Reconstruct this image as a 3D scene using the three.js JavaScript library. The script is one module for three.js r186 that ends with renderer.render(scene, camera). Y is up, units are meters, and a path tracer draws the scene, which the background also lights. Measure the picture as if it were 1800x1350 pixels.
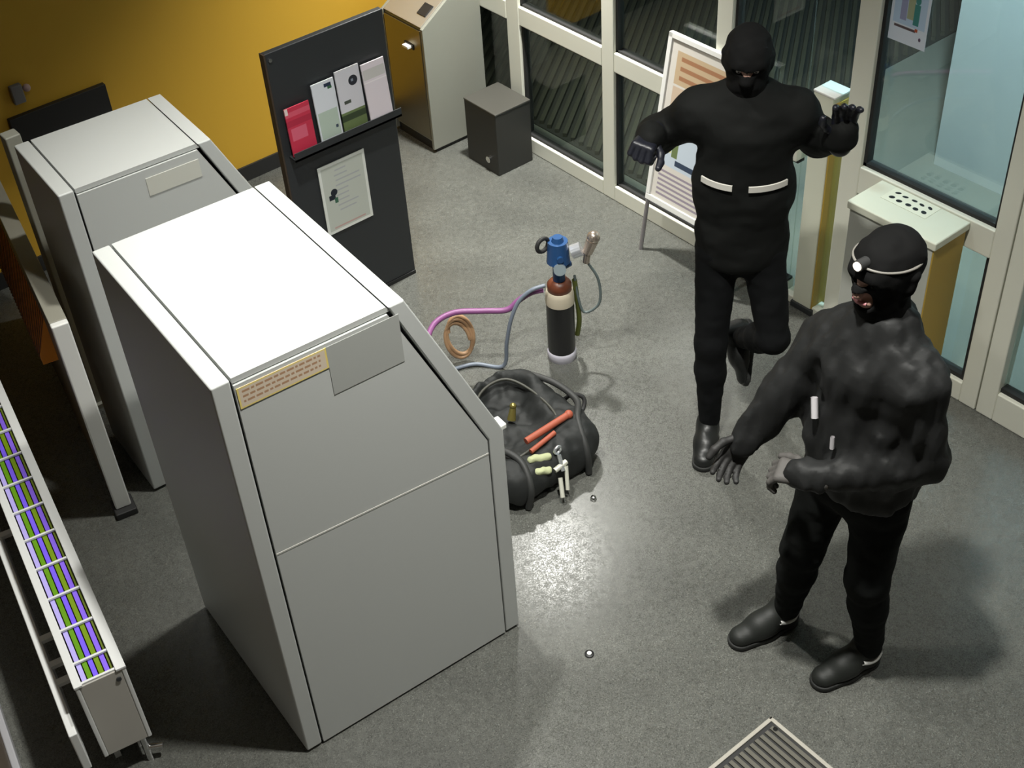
import * as THREE from 'three';
import { RoundedBoxGeometry } from 'three/addons/geometries/RoundedBoxGeometry.js';
import { mergeGeometries } from 'three/addons/utils/BufferGeometryUtils.js';
import { RectAreaLightUniformsLib } from 'three/addons/lights/RectAreaLightUniformsLib.js';
import { ImprovedNoise } from 'three/addons/math/ImprovedNoise.js';

// ---------------------------------------------------------------- camera, sky, lights, exposure
RectAreaLightUniformsLib.init();
const scene = new THREE.Scene();
const camera = new THREE.PerspectiveCamera(32.06, 1800 / 1350, 0.05, 60);
camera.position.set(0, 3.75, 0);
camera.rotation.set(-0.7129, -0.6411, -0.0737, 'YXZ');
const renderer = new THREE.WebGLRenderer({ antialias: true });
renderer.toneMapping = THREE.LinearToneMapping;
renderer.toneMappingExposure = 1.0;
renderer.shadowMap.enabled = true;
scene.background = new THREE.Color().setRGB(0.006, 0.007, 0.008);     // night sky outside
const CEIL = 4.05;
// [x, ceiling height, z, candela, cone, penumbra, label] of the lamps in the room, built as fittings further down
const DOWNLIGHTS = [
  [1.7, CEIL, -1.75, 54, 0.92, 0.7, 'round recessed downlight in the ceiling before the large cash machine'],
  [1.85, CEIL, -3.3, 34, 0.72, 0.9, 'round recessed downlight in the ceiling above the two cash machines'],
  [3.6, 2.85, -4.5, 56, 0.9, 1.0, 'round downlight in the soffit over the corner terminal'],
  [2.95, CEIL, -0.7, 11, 0.85, 0.8, 'round recessed downlight in the ceiling beside the glass doors'],
];

// ---------------------------------------------------------------- helpers
let seed = 1234567;
const rnd = () => { seed = (seed * 1664525 + 1013904223) >>> 0; return seed / 4294967296; };
const PN = new ImprovedNoise();
const used = {};
function numbered(n) { if (!(n in used)) { used[n] = 0; return n; } used[n]++; return n + '_' + String(used[n]).padStart(3, '0'); }
const lin = (r, g, b) => new THREE.Color().setRGB(r, g, b);
function mat(color, rough = 0.6, o = {}) { return new THREE.MeshStandardMaterial({ color, roughness: rough, ...o }); }
function thing(name, label, category, pos = [0, 0, 0], turn = 0, group) {
  const g = new THREE.Group(); g.name = numbered(name); g.position.set(...pos); g.rotation.y = turn;
  g.userData = { label, category }; if (group) g.userData.group = group; scene.add(g); return g;
}
function part(parent, name, geo, m, label) {
  const o = new THREE.Mesh(Array.isArray(geo) ? merge(geo) : geo, m); o.name = name; o.castShadow = o.receiveShadow = true;
  if (label) o.userData.label = label;
  parent.add(o); return o;
}
function single(name, label, category, geo, m, pos = [0, 0, 0], turn = 0, group) {
  const o = new THREE.Mesh(Array.isArray(geo) ? merge(geo) : geo, m); o.name = numbered(name); o.castShadow = o.receiveShadow = true;
  o.position.set(...pos); o.rotation.y = turn; o.userData = { label, category }; if (group) o.userData.group = group; scene.add(o); return o;
}
function struct(name, geo, m, label) {
  const o = new THREE.Mesh(Array.isArray(geo) ? merge(geo) : geo, m); o.name = name; o.castShadow = o.receiveShadow = true;
  o.userData = { kind: 'structure', label, category: name.split('_')[0] }; scene.add(o); return o;
}
function structGroup(name, label, pos = [0, 0, 0], turn = 0) {
  const g = new THREE.Group(); g.name = name; g.position.set(...pos); g.rotation.y = turn; g.userData = { kind: 'structure', label, category: name.split('_')[0] }; scene.add(g); return g;
}
function merge(list) {
  const a = list.map(g => { const q = g.index ? g.toNonIndexed() : g; for (const k of Object.keys(q.attributes)) if (!['position', 'normal', 'uv'].includes(k)) q.deleteAttribute(k); return q; });
  return mergeGeometries(a);
}
// a box given by its limits; uv in metres by face direction
function bx(x0, x1, y0, y1, z0, z1, r = 0) {
  const w = Math.abs(x1 - x0), h = Math.abs(y1 - y0), d = Math.abs(z1 - z0);
  const g = r > 0 ? new RoundedBoxGeometry(w, h, d, 2, Math.min(r, w / 2.01, h / 2.01, d / 2.01)) : new THREE.BoxGeometry(w, h, d);
  g.translate((x0 + x1) / 2, (y0 + y1) / 2, (z0 + z1) / 2); return metres(g);
}
function metres(g) {
  const p = g.attributes.position, n = g.attributes.normal, uv = new Float32Array(p.count * 2);
  for (let i = 0; i < p.count; i++) {
    const ax = Math.abs(n.getX(i)), ay = Math.abs(n.getY(i)), az = Math.abs(n.getZ(i));
    let u, v; if (ay >= ax && ay >= az) { u = p.getX(i); v = -p.getZ(i); } else if (ax >= az) { u = -p.getZ(i); v = p.getY(i); } else { u = p.getX(i); v = p.getY(i); }
    uv[2 * i] = u; uv[2 * i + 1] = v;
  }
  g.setAttribute('uv', new THREE.BufferAttribute(uv, 2)); return g;
}
// a profile in x, y swept from z0 back to z1
function prism(pts, z0, z1, bevel = 0) {
  const s = new THREE.Shape(pts.map(p => new THREE.Vector2(...p)));
  const d = Math.abs(z1 - z0);
  const g = new THREE.ExtrudeGeometry(s, { depth: d - 2 * bevel, bevelEnabled: bevel > 0, bevelSize: bevel, bevelThickness: bevel, bevelOffset: -bevel, bevelSegments: 2, curveSegments: 6 });
  g.translate(0, 0, Math.min(z0, z1) + bevel); return g;
}
function cyl(p0, p1, r0, r1 = r0, seg = 20) {
  const a = new THREE.Vector3(...p0), b = new THREE.Vector3(...p1), d = b.clone().sub(a);
  const g = new THREE.CylinderGeometry(r1, r0, d.length(), seg);
  g.applyQuaternion(new THREE.Quaternion().setFromUnitVectors(new THREE.Vector3(0, 1, 0), d.normalize()));
  const m = a.add(b).multiplyScalar(0.5); g.translate(m.x, m.y, m.z); return g;
}
function tube(pts, r, seg = 40, rad = 8, closed = false) {
  return new THREE.TubeGeometry(new THREE.CatmullRomCurve3(pts.map(p => new THREE.Vector3(...p)), closed), seg, r, rad, closed);
}
function lathe(pts, seg = 28) { return new THREE.LatheGeometry(pts.map(p => new THREE.Vector2(...p)), seg); }
function sph(x, y, z, r, sx = 1, sy = 1, sz = 1) { const g = new THREE.SphereGeometry(r, 16, 12); g.scale(sx, sy, sz); g.translate(x, y, z); return g; }
function canvasTex(w, h, draw) {
  const c = document.createElement('canvas'); c.width = w; c.height = h; draw(c.getContext('2d'), w, h);
  const t = new THREE.CanvasTexture(c); t.colorSpace = THREE.SRGBColorSpace; t.magFilter = THREE.LinearFilter; return t;
}
function dataTex(n, fn, srgb, repeat = 1) {
  const d = new Uint8Array(n * n * 4);
  for (let y = 0; y < n; y++) for (let x = 0; x < n; x++) { const c = fn(x, y); const i = 4 * (y * n + x); d[i] = c[0]; d[i + 1] = c[1]; d[i + 2] = c[2]; d[i + 3] = 255; }
  const t = new THREE.DataTexture(d, n, n); t.magFilter = THREE.LinearFilter; t.minFilter = THREE.LinearMipmapLinearFilter; t.generateMipmaps = true;
  t.wrapS = t.wrapT = THREE.RepeatWrapping; t.repeat.set(repeat, repeat); if (srgb) t.colorSpace = THREE.SRGBColorSpace; t.needsUpdate = true; return t;
}
// a flat printed sheet with thickness, standing in its own x-y plane, face towards +z, centre of its base edge at the origin
function sheetGeo(w, h, t = 0.002) { const g = new THREE.BoxGeometry(w, h, t); g.translate(0, h / 2, t / 2); return g; }

// ---------------------------------------------------------------- materials
const tile = (x, n, f) => { const a = x / n * f; return a; };
function tnoise(x, y, n, f, s) { // tileable noise by blending
  const u = x / n, v = y / n, g = (a, b) => PN.noise(a * f, b * f, s);
  return g(u, v) * (1 - u) * (1 - v) + g(u - 1, v) * u * (1 - v) + g(u, v - 1) * (1 - u) * v + g(u - 1, v - 1) * u * v;
}
const floorTex = dataTex(512, (x, y) => {
  const b = 128 + 14 * tnoise(x, y, 512, 5, 1.3) + 12 * tnoise(x, y, 512, 40, 3.1);
  const k = rnd(); const s = k > 0.93 ? 46 : k < 0.09 ? -40 : (rnd() - 0.5) * 16;
  const v = Math.max(0, Math.min(255, b + s)); return [v, v * 1.0, v * 0.965];
}, true, 0.9);
const floorRough = dataTex(256, (x, y) => { const v = 76 + 26 * tnoise(x, y, 256, 30, 7.7) + (rnd() - 0.5) * 60; return [v, v, v]; }, false, 1.3);
const M = {
  floor: new THREE.MeshStandardMaterial({ map: floorTex, roughnessMap: floorRough, roughness: 1, color: lin(0.48, 0.49, 0.475) }),
  orange: mat(lin(0.62, 0.36, 0.03), 0.7),
  leftwall: mat(lin(0.11, 0.085, 0.06), 0.7),
  ceiling: mat(lin(0.55, 0.55, 0.52), 0.9),
  frontwall: mat(lin(0.34, 0.33, 0.3), 0.9),
  skirt: mat(lin(0.02, 0.02, 0.02), 0.6),
  frame: mat(lin(0.76, 0.76, 0.66), 0.4),
  gasket: mat(lin(0.015, 0.015, 0.015), 0.7),
  glass: new THREE.MeshPhysicalMaterial({ color: lin(0.86, 0.9, 0.86), roughness: 0.02, transmission: 1, thickness: 0, ior: 1.5 }),
  machine: mat(lin(0.53, 0.545, 0.53), 0.42),
  gap: mat(lin(0.012, 0.012, 0.014), 0.8),
  seam: mat(lin(0.66, 0.65, 0.6), 0.4),
  plate: mat(lin(0.39, 0.4, 0.38), 0.45),
  anth: mat(lin(0.028, 0.031, 0.034), 0.45),
  anthDark: mat(lin(0.014, 0.014, 0.015), 0.5),
  steel: mat(lin(0.42, 0.4, 0.34), 0.42, { metalness: 1 }),
  chrome: mat(lin(0.75, 0.75, 0.75), 0.15, { metalness: 1 }),
  greySide: mat(lin(0.27, 0.275, 0.235), 0.5),
  white: mat(lin(0.8, 0.8, 0.77), 0.45),
  cream: mat(lin(0.72, 0.73, 0.6), 0.5),
  ochre: mat(lin(0.5, 0.33, 0.055), 0.5),
  binDark: mat(lin(0.03, 0.03, 0.027), 0.5),
  screen: mat(lin(0.01, 0.012, 0.02), 0.12),
  rubber: mat(lin(0.02, 0.02, 0.02), 0.7),
  radiator: mat(lin(0.72, 0.73, 0.72), 0.35),
  paper: mat(lin(0.82, 0.82, 0.78), 0.8),
  redBag: mat(lin(0.55, 0.06, 0.03), 0.5),
};

// ---------------------------------------------------------------- setting
const XG = 3.909, ZB = -5.72, LT = 0.168;          // glass line, back wall, turn of the left wall
struct('floor', bx(-1.2, XG + 0.05, -0.1, 0, ZB - 0.1, 1.1), M.floor, 'dark grey speckled vinyl floor of the bank foyer');
struct('ceiling', bx(-1.2, XG + 0.12, CEIL, CEIL + 0.1, ZB - 0.1, 1.1), M.ceiling, 'pale plain ceiling of the foyer');
struct('wall_back', bx(0.2, XG + 0.12, 0.085, CEIL, ZB - 0.1, ZB), M.orange, 'orange painted back wall');
struct('baseboard_back', bx(0.2, XG - 0.04, 0, 0.085, ZB - 0.1, ZB + 0.012), M.skirt, 'black skirting under the orange wall');
struct('wall_front', bx(-1.2, XG + 0.12, 0, CEIL, 1.0, 1.1), M.frontwall, 'plain wall opposite the orange wall');
{
  const w = structGroup('wall_left', 'dark wall behind the white radiator', [0.14, 0, -3], -LT);
  part(w, 'wall_surface', bx(-0.1, 0, 0, CEIL, -3.0, 4.2), M.leftwall);
  part(w, 'skirting_rail', bx(0.0, 0.025, 0.0, 0.06, -2.7, 2.5, 0.006), mat(lin(0.4, 0.4, 0.42), 0.35));
}
struct('trim_1', bx(3.2, XG - 0.03, 2.85, CEIL, ZB, 1.0), M.ceiling, 'boxed soffit over the glass front');
// glass front: mullions, rails and panes, each a part
{
  const w = structGroup('window_1', 'white framed glass front of the foyer at night', [XG, 0, 0]);
  const F = (n, x0, x1, y0, y1, z0, z1) => part(w, n, bx(x0, x1, y0, y1, z0, z1, 0.006), M.frame);
  const TOP = CEIL;
  const mull = [[-5.66, 0.09], [-4.962, 0.1], [-4.255, 0.085], [-3.53, 0.09]];
  for (const [z, s] of mull) { F('mullion', -0.035, 0.035, 0, TOP, z - s / 2, z + s / 2); part(w, 'gasket', bx(-0.02, 0.02, 0.08, TOP, z + s / 2, z + s / 2 + 0.014), M.gasket); }
  const bays = [[-5.615, -5.012], [-4.912, -4.2975], [-4.2125, -3.575], [-3.485, -3.09]];
  for (const [a, b] of bays) {
    F('bottom_rail', -0.035, 0.035, 0, 0.085, a, b); F('transom', -0.035, 0.035, 0.715, 0.815, a, b);
    part(w, 'pane', bx(-0.004, 0.004, 0.085, 0.715, a, b), M.glass); part(w, 'pane', bx(-0.004, 0.004, 0.815, TOP, a, b), M.glass);
    part(w, 'gasket', bx(-0.02, 0.02, 0.085, 0.097, a, b), M.gasket); part(w, 'gasket', bx(-0.02, 0.02, 0.815, 0.827, a, b), M.gasket);
    part(w, 'gasket', bx(-0.02, 0.02, 0.703, 0.715, a, b), M.gasket);
  }
  F('bottom_rail', -0.035, 0.035, 0, 0.04, -3.09, -2.86);
  part(w, 'pane', bx(-0.004, 0.004, 0.04, TOP, -3.09, -2.86), M.glass);
}
{
  const d = structGroup('door_1', 'white framed glass door with a middle rail', [XG, 0, 0]);
  const F = (n, y0, y1, z0, z1) => part(d, n, bx(-0.04, 0.04, y0, y1, z0, z1, 0.006), M.frame);
  F('jamb', 0, CEIL, -2.86, -2.765);
  F('bottom_rail', 0, 0.095, -2.765, -2.135); F('middle_rail', 0.715, 0.84, -2.765, -2.135);
  F('stile', 0, CEIL, -2.135, -2.058);
  part(d, 'pane', bx(-0.004, 0.004, 0.095, 0.715, -2.765, -2.135), M.glass);
  part(d, 'pane', bx(-0.004, 0.004, 0.84, CEIL, -2.765, -2.135), M.glass);
  part(d, 'gasket', bx(-0.02, 0.02, 0.095, 0.115, -2.765, -2.155), M.gasket);
  part(d, 'gasket', bx(-0.02, 0.02, 0.095, 0.715, -2.155, -2.135), M.gasket);
  part(d, 'gasket', bx(-0.02, 0.02, 0.84, 0.855, -2.765, -2.135), M.gasket);
  part(d, 'gasket', bx(-0.02, 0.02, 0.84, CEIL, -2.765, -2.75), M.gasket);
  part(d, 'gasket', bx(-0.02, 0.02, 0.84, CEIL, -2.15, -2.135), M.gasket);
}
{
  const d = structGroup('door_2', 'second white door leaf beside the middle railed door', [XG, 0, 0]);
  const F = (n, y0, y1, z0, z1) => part(d, n, bx(-0.04, 0.04, y0, y1, z0, z1, 0.006), M.frame);
  F('stile', 0, CEIL, -2.052, -1.975); F('bottom_rail', 0, 0.14, -1.975, -1.2); F('stile', 0, CEIL, -1.2, -1.12);
  part(d, 'pane', bx(-0.004, 0.004, 0.14, CEIL, -1.975, -1.2), M.glass);
  part(d, 'gasket', bx(-0.02, 0.02, 0.14, 0.16, -1.975, -1.2), M.gasket);
}
struct('wall_right', bx(XG - 0.05, XG + 0.1, 0, CEIL, -1.12, 1.0), M.frontwall, 'plain wall beside the glass doors');
// outside, at night
struct('ground', bx(XG + 0.05, 12, -0.12, -0.02, -12, 3), mat(lin(0.21, 0.21, 0.18), 0.85), 'grey paving outside the glass front');
{
  const g = structGroup('wall_outside', 'pale wall outside lit with cool light', [5.3, -0.02, 0]);
  part(g, 'wall_surface', bx(0, 0.25, 0, 3.2, -3.34, 0.5), mat(lin(0.56, 0.56, 0.55), 0.8));
}
// ribbed grating outside the middle panes
{
  const g = thing('entrance_grating', 'dark ribbed entrance grating laid outside behind the tall masked person', 'grating', [4.1, -0.02, -4.15]);
  part(g, 'tray', bx(0, 4.2, 0, 0.006, -3.4, 0), mat(lin(0.035, 0.035, 0.03), 0.8));
  const bars = [], dx = 0.8, dz = -0.6; // direction of the bars; clipped to the tray
  for (let i = -70; i < 70; i++) {
    const o = i * 0.052, cx = 2.1 - dz * o * 1.0, cz = -1.7 + dx * o;
    let t0 = -9, t1 = 9; for (const [c, d, lo, hi] of [[cx, dx, 0.02, 4.18], [cz, dz, -3.38, -0.02]]) { const a = (lo - c) / d, b = (hi - c) / d; t0 = Math.max(t0, Math.min(a, b)); t1 = Math.min(t1, Math.max(a, b)); }
    if (t1 - t0 < 0.05) continue;
    const b = bx(-0.012, 0.012, 0.006, 0.03, -(t1 - t0) / 2, (t1 - t0) / 2); b.rotateY(Math.atan2(dx, dz)); b.translate(cx + dx * (t0 + t1) / 2, 0, cz + dz * (t0 + t1) / 2); bars.push(b);
  }
  part(g, 'bars', bars, mat(lin(0.065, 0.062, 0.045), 0.7)).userData.kind = 'stuff';
}
{ // lamp outside over the doors, turned to the pale wall
  const g = thing('outdoor_lamp', 'cool white floodlight outside above the doors', 'lamp', [4.06, 3.1, -2.55]);
  part(g, 'housing', bx(-0.06, 0.0, -0.06, 0.06, -0.12, 0.12, 0.01), M.anth);
  part(g, 'lens', bx(0.0, 0.006, -0.045, 0.045, -0.105, 0.105, 0.002), new THREE.MeshStandardMaterial({ color: lin(0.7, 0.75, 0.8), emissive: lin(0.75, 0.88, 1), emissiveIntensity: 3 }));
  const l = new THREE.SpotLight(lin(0.58, 0.84, 1), 66, 0, 0.85, 0.8); l.position.set(0.03, 0, 0); l.target.position.set(1.25, -2.3, -0.1); l.castShadow = true; l.shadow.radius = 4; g.add(l); g.add(l.target);
}

// ---------------------------------------------------------------- ceiling lamps
DOWNLIGHTS.forEach(([x, y, z, I, cone, pen, label]) => {
  const g = thing('downlight', label, 'lamp', [x, y, z]), r = 0.09;
  part(g, 'ring', lathe([[r, 0], [r + 0.025, 0], [r + 0.025, -0.008], [r, -0.012], [r, 0]]), M.white);
  part(g, 'diffuser', cyl([0, -0.006, 0], [0, 0, 0], r), new THREE.MeshStandardMaterial({ color: lin(0.8, 0.8, 0.8), emissive: lin(1, 1, 0.95), emissiveIntensity: 12 }));
  const l = new THREE.SpotLight(lin(1, 0.99, 0.93), I, 0, cone, pen); l.position.set(0, -0.02, 0); l.target.position.set(0, -1, 0); l.castShadow = true; l.shadow.radius = 4; g.add(l); g.add(l.target);
});

// ---------------------------------------------------------------- cash machines
// local frame: x from the back (0) to the customer side (D), z from the near side (0) back to -W
function machine(name, label, pos, turn, S, mats) {
  const { D, W, H, a, h2 } = S, t = thing(name, label, 'cash machine', pos, turn);
  const e = 0.055, gp = 0.006;
  // inward copies of the front line
  const sl = Math.atan2(H - h2, D - a), nx = Math.sin(sl), ny = Math.cos(sl);
  const off = (o) => { // front outline moved inwards by o: top point, knee, foot
    const k = Math.tan(sl / 2), kt = Math.tan((Math.PI / 2 - sl) / 2);
    return { top: [a - o * k * 0 - o * 0.9, H], knee: [D - o, h2 - o * kt], foot: [D - o, 0] };
  };
  const o1 = off(e), o2 = off(e + gp);
  part(t, 'core', prism([[e + gp / 2, 0.02], [D - e - gp, 0.02], [D - e - gp, o2.knee[1] - 0.01], [o2.top[0] - 0.01, H - 0.02], [e + gp / 2, H - 0.02]], -0.012, -W + 0.012), M.gap);
  part(t, 'plinth', bx(0.03, D - 0.03, 0, 0.03, -W + 0.03, -0.03), M.skirt);
  part(t, 'rear_panel', bx(0, e, 0.012, H, -W, 0, 0.006), mats.body);
  part(t, 'top_panel', prism([[e + gp, H - 0.018], [o2.top[0] + 0.012, H - 0.018], [o2.top[0], H], [e + gp, H]], -W + 0.004, -0.006), mats.top);
  const sideY = S.seam;
  const lower = [[e + gp, 0.012], [D - e - gp, 0.012], [D - e - gp, Math.min(sideY[1], o2.knee[1]) - 0.002], [e + gp, sideY[0] - 0.002]];
  const upper = [[e + gp, sideY[0] + 0.002], [D - e - gp, Math.min(sideY[1], o2.knee[1]) + 0.002], [D - e - gp, o2.knee[1] + 0.003], [o2.top[0], H - 0.022], [e + gp, H - 0.022]];
  for (const s of [0, 1]) {
    const z0 = s ? -W : 0, z1 = s ? -W + 0.02 : -0.02;
    part(t, 'side_panel', prism(lower, z0, z1), mats.body); part(t, 'side_panel', prism(upper, z0, z1), mats.body);
  }
  part(t, 'seam_strip', prism([[e + gp, sideY[0] - 0.003], [D - e - gp, sideY[1] - 0.003], [D - e - gp, sideY[1] + 0.003], [e + gp, sideY[0] + 0.003]], 0.001, -0.01), M.seam);
  // front frame: a band that follows top, slope and front
  const fas = part(t, 'front_frame', prism([o1.top, [a, H], [D, h2], [D, 0.012], [D - e, 0.012], o1.knee], 0, -W, 0.004), mats.front || mats.body);
  // customer side: screen, keypad, slots on the slope and front
  const sg = new THREE.Group(); sg.name = 'operating_panel'; t.add(sg); sg.position.set((a + D) / 2, (H + h2) / 2, -W / 2);
  sg.rotation.z = Math.PI / 2 - sl - Math.PI / 2; // slope plane
  const L = Math.hypot(D - a, H - h2);
  part(sg, 'screen', bx(-L * 0.36, L * 0.02, 0.0, 0.006, -W * 0.22, W * 0.22, 0.003), M.screen);
  part(sg, 'keypad', bx(L * 0.14, L * 0.34, 0.0, 0.012, -0.07, 0.07, 0.004), M.steel);
  part(sg, 'card_slot', bx(-L * 0.05, L * 0.05, 0.0, 0.02, -W * 0.4, -W * 0.3, 0.004), M.anth);
  part(t, 'cash_slot', bx(D - 0.004, D + 0.004, h2 - 0.16, h2 - 0.1, -W * 0.7, -W * 0.3, 0.003), M.anth);
  return t;
}
const stickerTex = canvasTex(512, 128, (c, w, h) => {
  c.fillStyle = '#e8d27c'; c.fillRect(0, 0, w, h); c.fillStyle = '#d8c8b4'; c.fillRect(10, 8, w - 20, h - 16);
  c.fillStyle = '#b08a6a'; for (let r = 0; r < 3; r++) { let x = 26; while (x < w - 50) { const l = 10 + rnd() * 34; c.fillRect(x, 22 + r * 31, l, 13); x += l + 9; } }
});
{
  const S = { D: 0.857, W: 0.781, H: 1.589, a: 0.576, h2: 0.949, seam: [0.93, 0.885] };
  const t = machine('cash_machine', 'large light grey cash machine with sloped front and beige sticker on its side', [0.926, 0, -2.506], -0.0676, S, { body: M.machine, top: M.machine });
  const st = sheetGeo(0.262, 0.068, 0.002); st.translate(0.196, 1.487, 0); part(t, 'sticker', st, new THREE.MeshStandardMaterial({ map: stickerTex, roughness: 0.5 }), 'beige information sticker with yellow border');
  const pl = sheetGeo(0.225, 0.165, 0.0015); pl.translate(0.44, 1.39, 0); part(t, 'plate', pl, M.plate, 'slightly darker grey plate');
  // the paper slip at the money slot
  const p = bx(0, 0.05, -0.004, 0.0, -0.05, 0.0); p.rotateZ(-0.7);
  part(t, 'paper_slip', bx(0.84, 0.878, 0.935, 0.955, -0.06, -0.012, 0.004), M.paper, 'white slip sticking out at the front corner');
}
{
  const S = { D: 0.77, W: 0.43, H: 1.4, a: 0.56, h2: 0.95, seam: [0.9, 0.87] };
  const t = machine('cash_machine', 'narrower light grey cash machine standing between the orange wall and the large one', [1.126, 0, -3.948], -0.0686, S, { body: M.machine, top: M.machine });
  const st = sheetGeo(0.2, 0.07, 0.002); st.translate(0.4, 1.275, 0); part(t, 'sticker', st, mat(lin(0.6, 0.6, 0.54), 0.5), 'pale oblong sticker');
}

// ---------------------------------------------------------------- partition behind the machines
{
  const t = thing('partition_screen', 'thin partition with white end and orange ribbed band behind the machines', 'partition', [0.955, 0, -3.93], -0.19);
  const brown = mat(lin(0.09, 0.06, 0.03), 0.35);
  part(t, 'board', bx(0.004, 0.056, 0.03, 0.93, -1.5, -0.03), brown, 'dark brown board');
  part(t, 'end_cap', bx(0, 0.062, 0.03, 0.945, -0.03, 0, 0.006), M.white, 'white end strip');
  part(t, 'top_rail', bx(0, 0.062, 0.93, 0.945, -1.5, -0.03, 0.003), mat(lin(0.3, 0.29, 0.24), 0.4));
  part(t, 'foot', bx(-0.01, 0.075, 0, 0.03, -0.07, 0.03, 0.005), M.skirt);
  part(t, 'foot', bx(-0.01, 0.075, 0, 0.03, -1.45, -1.35, 0.005), M.skirt);
  const om = mat(lin(0.9, 0.3, 0.02), 0.4);
  // an orange trough along the back of the board, its face turned upwards
  const pr = (o) => prism([[0.004, 0.56], [-0.055 - o, 0.56], [-0.055 - o, 0.6], [0.004, 0.76 + o]], 0, -1.1);
  part(t, 'orange_trough', pr(0).translate(0, 0, -0.34), om, 'orange trough');
  const ribs = []; for (let i = 0; i < 44; i++) ribs.push(prism([[0.004, 0.75], [-0.055, 0.59], [-0.06, 0.596], [0.004, 0.765]], 0, -0.008).translate(0, 0, -0.35 - i * 0.025));
  part(t, 'ribs', ribs, mat(lin(0.12, 0.035, 0.008), 0.5)).userData.kind = 'stuff';
}
single('grey_post', 'slim pale grey post between the partition and the narrower cash machine', 'post', [bx(-0.03, 0.03, 0, 1.32, -0.03, 0.03, 0.006), bx(-0.05, 0.05, 0, 0.02, -0.05, 0.05)], mat(lin(0.4, 0.4, 0.34), 0.5), [1.22, 0, -4.62]);
{ // black board with a rail on the orange wall
  const t = thing('wall_board', 'black board with a silver ledge on the shaded orange wall', 'board', [1.76, 0.66, ZB]);
  part(t, 'panel', bx(-0.24, 0.24, 0, 0.155, 0, 0.03, 0.003), M.anthDark);
  part(t, 'ledge', bx(-0.26, 0.25, -0.035, -0.015, 0, 0.07, 0.004), M.chrome);
  part(t, 'back_strip', bx(-0.24, 0.24, -0.03, 0, 0, 0.012), M.anth);
}
{
  const t = thing('wall_bell', 'small grey and pink fitting on the orange wall above the black board', 'fitting', [1.62, 0.87, ZB]);
  part(t, 'box', bx(-0.05, 0.005, 0, 0.09, 0, 0.03, 0.006), mat(lin(0.2, 0.19, 0.2), 0.5)); part(t, 'knob', sph(0.025, 0.06, 0.02, 0.018), mat(lin(0.55, 0.4, 0.42), 0.4));
}

// ---------------------------------------------------------------- radiator
{
  const t = thing('radiator', 'white convector radiator with purple and green slats under its grille', 'radiator', [0.548, 0, -2.807], -LT);
  const W = 0.158, y0 = 0.14, y1 = 0.5, L = 1.75;
  part(t, 'front_plate', bx(-0.014, 0, y0, y1, -L, 0, 0.004), M.radiator);
  part(t, 'rear_plate', bx(-W, -W + 0.014, y0, y1, -L, 0, 0.004), M.radiator);
  part(t, 'end_plate', bx(-W + 0.014, -0.014, y0, y1 - 0.004, -0.016, -0.002, 0.003), mat(lin(0.46, 0.44, 0.4), 0.5), 'beige grey end plate');
  part(t, 'top_rim', bx(-0.03, 0.002, y1 - 0.004, y1 + 0.006, -L, 0.002, 0.002), M.radiator);
  part(t, 'top_rim', bx(-W - 0.002, -W + 0.024, y1 - 0.004, y1 + 0.006, -L, 0.002, 0.002), M.radiator);
  part(t, 'screw', cyl([-0.03, 0.46, -0.004], [-0.03, 0.46, 0.003], 0.008), M.anth);
  for (let z = -0.01, i = 0; z > -L; i++, z -= i < 2 ? 0.085 : 0.15) part(t, 'grille_bar', bx(-W + 0.02, -0.026, y1 - 0.004, y1 + 0.003, z - 0.004, z + 0.004), M.radiator);
  const cols = [lin(0.46, 0.4, 0.85), lin(0.12, 0.3, 0.006), lin(0.19, 0.11, 0.85), lin(0.17, 0.28, 0.006), lin(0.24, 0.13, 0.8), lin(0.12, 0.16, 0.015)];
  const names = ['lilac slat', 'green slat', 'blue purple slat', 'olive green slat', 'purple slat', 'dark olive slat'];
  cols.forEach((c, i) => { const x = -W + 0.028 + i * 0.018; part(t, 'slat', bx(x, x + 0.0145, y1 - 0.03, y1 - 0.008, -L + 0.01, -0.018), mat(c, 0.45), names[i]); });
  part(t, 'inner_floor', bx(-W + 0.014, -0.014, y0, y0 + 0.02, -L, -0.016), M.gap);
  part(t, 'foot', bx(-0.05, -0.03, 0, y0 + 0.01, -0.12, -0.09), M.radiator); part(t, 'foot', bx(-0.13, -0.11, 0, y0 + 0.01, -0.12, -0.09), M.radiator);
  part(t, 'foot', bx(-0.09, -0.07, 0, y0 + 0.01, -L + 0.1, -L + 0.13), M.radiator);
  part(t, 'valve_pipe', [cyl([-0.03, 0, -0.03], [-0.03, 0.16, -0.03], 0.012), cyl([-0.03, 0.06, -0.03], [0.02, 0.06, -0.01], 0.01)], M.chrome, 'chrome valve pipe');
  const rr = part(t, 'rear_rail', bx(-W - 0.068, -W - 0.042, 0.2, 0.38, -L, 0.06, 0.004), M.radiator);
  for (const z of [-0.16, -0.24, -0.36, -0.9]) part(t, 'bracket', bx(-W - 0.044, -W, 0.37, 0.385, z - 0.012, z + 0.012), M.radiator);
}

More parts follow.
